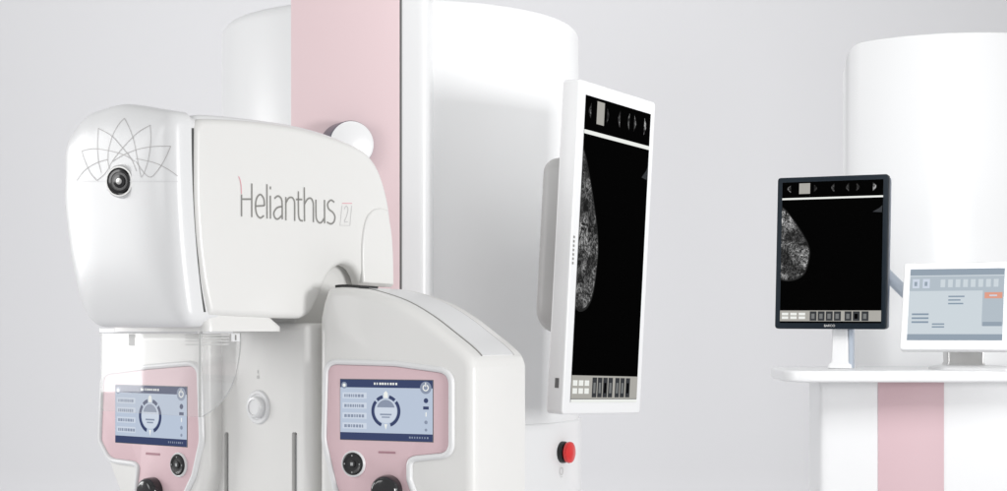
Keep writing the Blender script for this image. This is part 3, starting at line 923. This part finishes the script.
# ---- white touch monitor
fT = Frame(P(897, HV, 4.74), 24, tilt=17)
t0 = fT.loc(897.5, 349.5); t1 = fT.loc(906, 263)
tyB, tyT = t0[1], t1[1]; tx0 = (t0[0] + t1[0]) / 2; tx1 = fT.loc(1013.5, 263)[0]
print('touch', t0, t1, tyT - tyB)
tm = thing('touch_monitor', 'small white tilted monitor with a pale blue screen, at the desk edge', 'monitor', (*fT.p((tx0 + tx1) / 2, 0, -0.08)[:2], DT))
mb = MB()
slab(mb, fT, rrect(tx0, tyB, tx1, tyT, 0.010, 5), 0.0, -0.03, 0.005, 4, rback=0.008)
mb.build('bezel', WHITE, tm)
s0 = fT.loc(904.5, 340.2); s1 = fT.loc(913, 269.5)
ux0 = (s0[0] + s1[0]) / 2; ux1 = tx1 - (ux0 - tx0) * 1.15; uy0, uy1 = s0[1], s1[1]
X = lambda x: ux0 + (ux1 - ux0) * x
Y = lambda y: uy0 + (uy1 - uy0) * y
mb = MB(); d = 0.0006; e = 0.0003
mb.quad(fT, X(0), Y(0), X(1), Y(1), d, 0)
mb.quad(fT, X(0), Y(.91), X(1), Y(1), d + e, 2); mb.quad(fT, X(0), Y(.69), X(1), Y(.895), d + e, 1)
mb.quad(fT, X(0), Y(0), X(1), Y(.085), d + e, 2); mb.quad(fT, X(.78), Y(.2), X(1), Y(.69), d + e, 1)
for x in (.03, .14):
    mb.quad(fT, X(x), Y(.73), X(x + .075), Y(.86), d + 2 * e, 3); mb.quad(fT, X(x + .02), Y(.76), X(x + .05), Y(.82), d + 3 * e, 2)
for x in (.33, .41, .49, .57, .65, .73, .81, .89): mb.quad(fT, X(x), Y(.74), X(x + .05), Y(.85), d + 2 * e, 5)
mb.quad(fT, X(.80), Y(.58), X(.985), Y(.665), d + 2 * e, 4); mb.quad(fT, X(.85), Y(.61), X(.93), Y(.63), d + 3 * e, 3)
for k in range(3): mb.quad(fT, X(.42), Y(.50 + k * .05), X(.42 + (.16, .13, .17)[k]), Y(.52 + k * .05), d + 2 * e, 6)
for k in range(3): mb.quad(fT, X(.04), Y(.24 + k * .055), X(.22), Y(.265 + k * .055), d + 2 * e, 6)
for k in range(2): mb.quad(fT, X(.26), Y(.175 + k * .04), X(.39), Y(.195 + k * .04), d + 2 * e, 6)
mb.quad(fT, X(.79), Y(.195), X(.99), Y(.255), d + 2 * e, 2)
mb.build('screen', [S_TPB, S_TP2, S_TP3, S_BLU2, S_ORG, S_TPB, S_TXT2], tm, recalc=False)
mb = MB()
bc = P(966, 366, 4.80); bc.z = DT
sec = fillet([(-0.10, -0.075, 0.05), (0.12, -0.075, 0.05), (0.12, 0.075, 0.05), (-0.10, 0.075, 0.05)], 8)
mb.loft([[bc + fT.ex * x * k + Vector((0, 1, 0)) * y * k + Vector((0, 0, z)) for x, y in sec] for z, k in ((0, 1), (0.006, 1), (0.010, .95), (0.014, .7))])
mb.build('stand_base', WHITE, tm)
mb = MB()
sec = fillet([(-0.058, -0.03, 0.008), (0.058, -0.03, 0.008), (0.058, 0.03, 0.008), (-0.058, 0.03, 0.008)], 4)
mb.loft([[bc + fT.ex * x * k + Vector((0, 1, 0)) * (y + 0.03) * k + Vector((0, 0, z)) for x, y in sec] for z, k in ((0.013, 1.0), (0.022, .9), (0.10, .95))])
mb.build('stand_neck', SATIN, tm)

# ================================================================ LIGHT
wd = bpy.data.worlds.new('World'); scn.world = wd; wd.use_nodes = True
bg = wd.node_tree.nodes['Background']
bg.inputs['Color'].default_value = (1.0, 1.0, 1.0, 1); bg.inputs['Strength'].default_value = 0.56
def area(name, loc, aim, sx, sy, power, col=(1, 1, 1), spread=180):
    l = bpy.data.lights.new(name, 'AREA'); l.shape = 'RECTANGLE'; l.size = sx; l.size_y = sy
    l.energy = power; l.color = col; l.spread = R(spread)
    o = bpy.data.objects.new(name, l); COL.objects.link(o); o.location = loc
    o.rotation_euler = (Vector(aim) - Vector(loc)).to_track_quat('-Z', 'Y').to_euler()
    return o
area('key_softbox', (2.62, 0.66, H + 0.12), (-0.1, 3.0, H), 0.7, 0.7, 58)
area('fill_softbox', (-3.1, 0.9, H + 0.75), (-0.4, 2.6, H), 1.3, 1.3, 20)
area('side_softbox', (-3.1, 3.12, H + 0.36), (0, 3.12, H + 0.36), 1.0, 1.1, 26)
area('desk_fill', (0.75, 2.2, 2.9), (1.35, 5.2, 1.5), 1.2, 1.2, 19, spread=110)  # unseen lamp added to brighten the workstation
area('backdrop_fill_high', (-0.8, 6.6, 4.6), (-0.8, 10.0, 1.6), 7.0, 0.5, 99)  # unseen lamp added to brighten the backdrop
area('backdrop_fill_low', (-0.8, 6.6, 0.06), (-0.8, 10.0, 1.6), 7.0, 0.3, 68)  # unseen lamp added near the floor to even out the backdrop

scn.view_settings.view_transform = 'Standard'; scn.view_settings.look = 'None'
scn.view_settings.exposure = 0; scn.view_settings.gamma = 1
scn.render.engine = 'CYCLES'
scn.cycles.max_bounces = 8; scn.cycles.transparent_max_bounces = 12
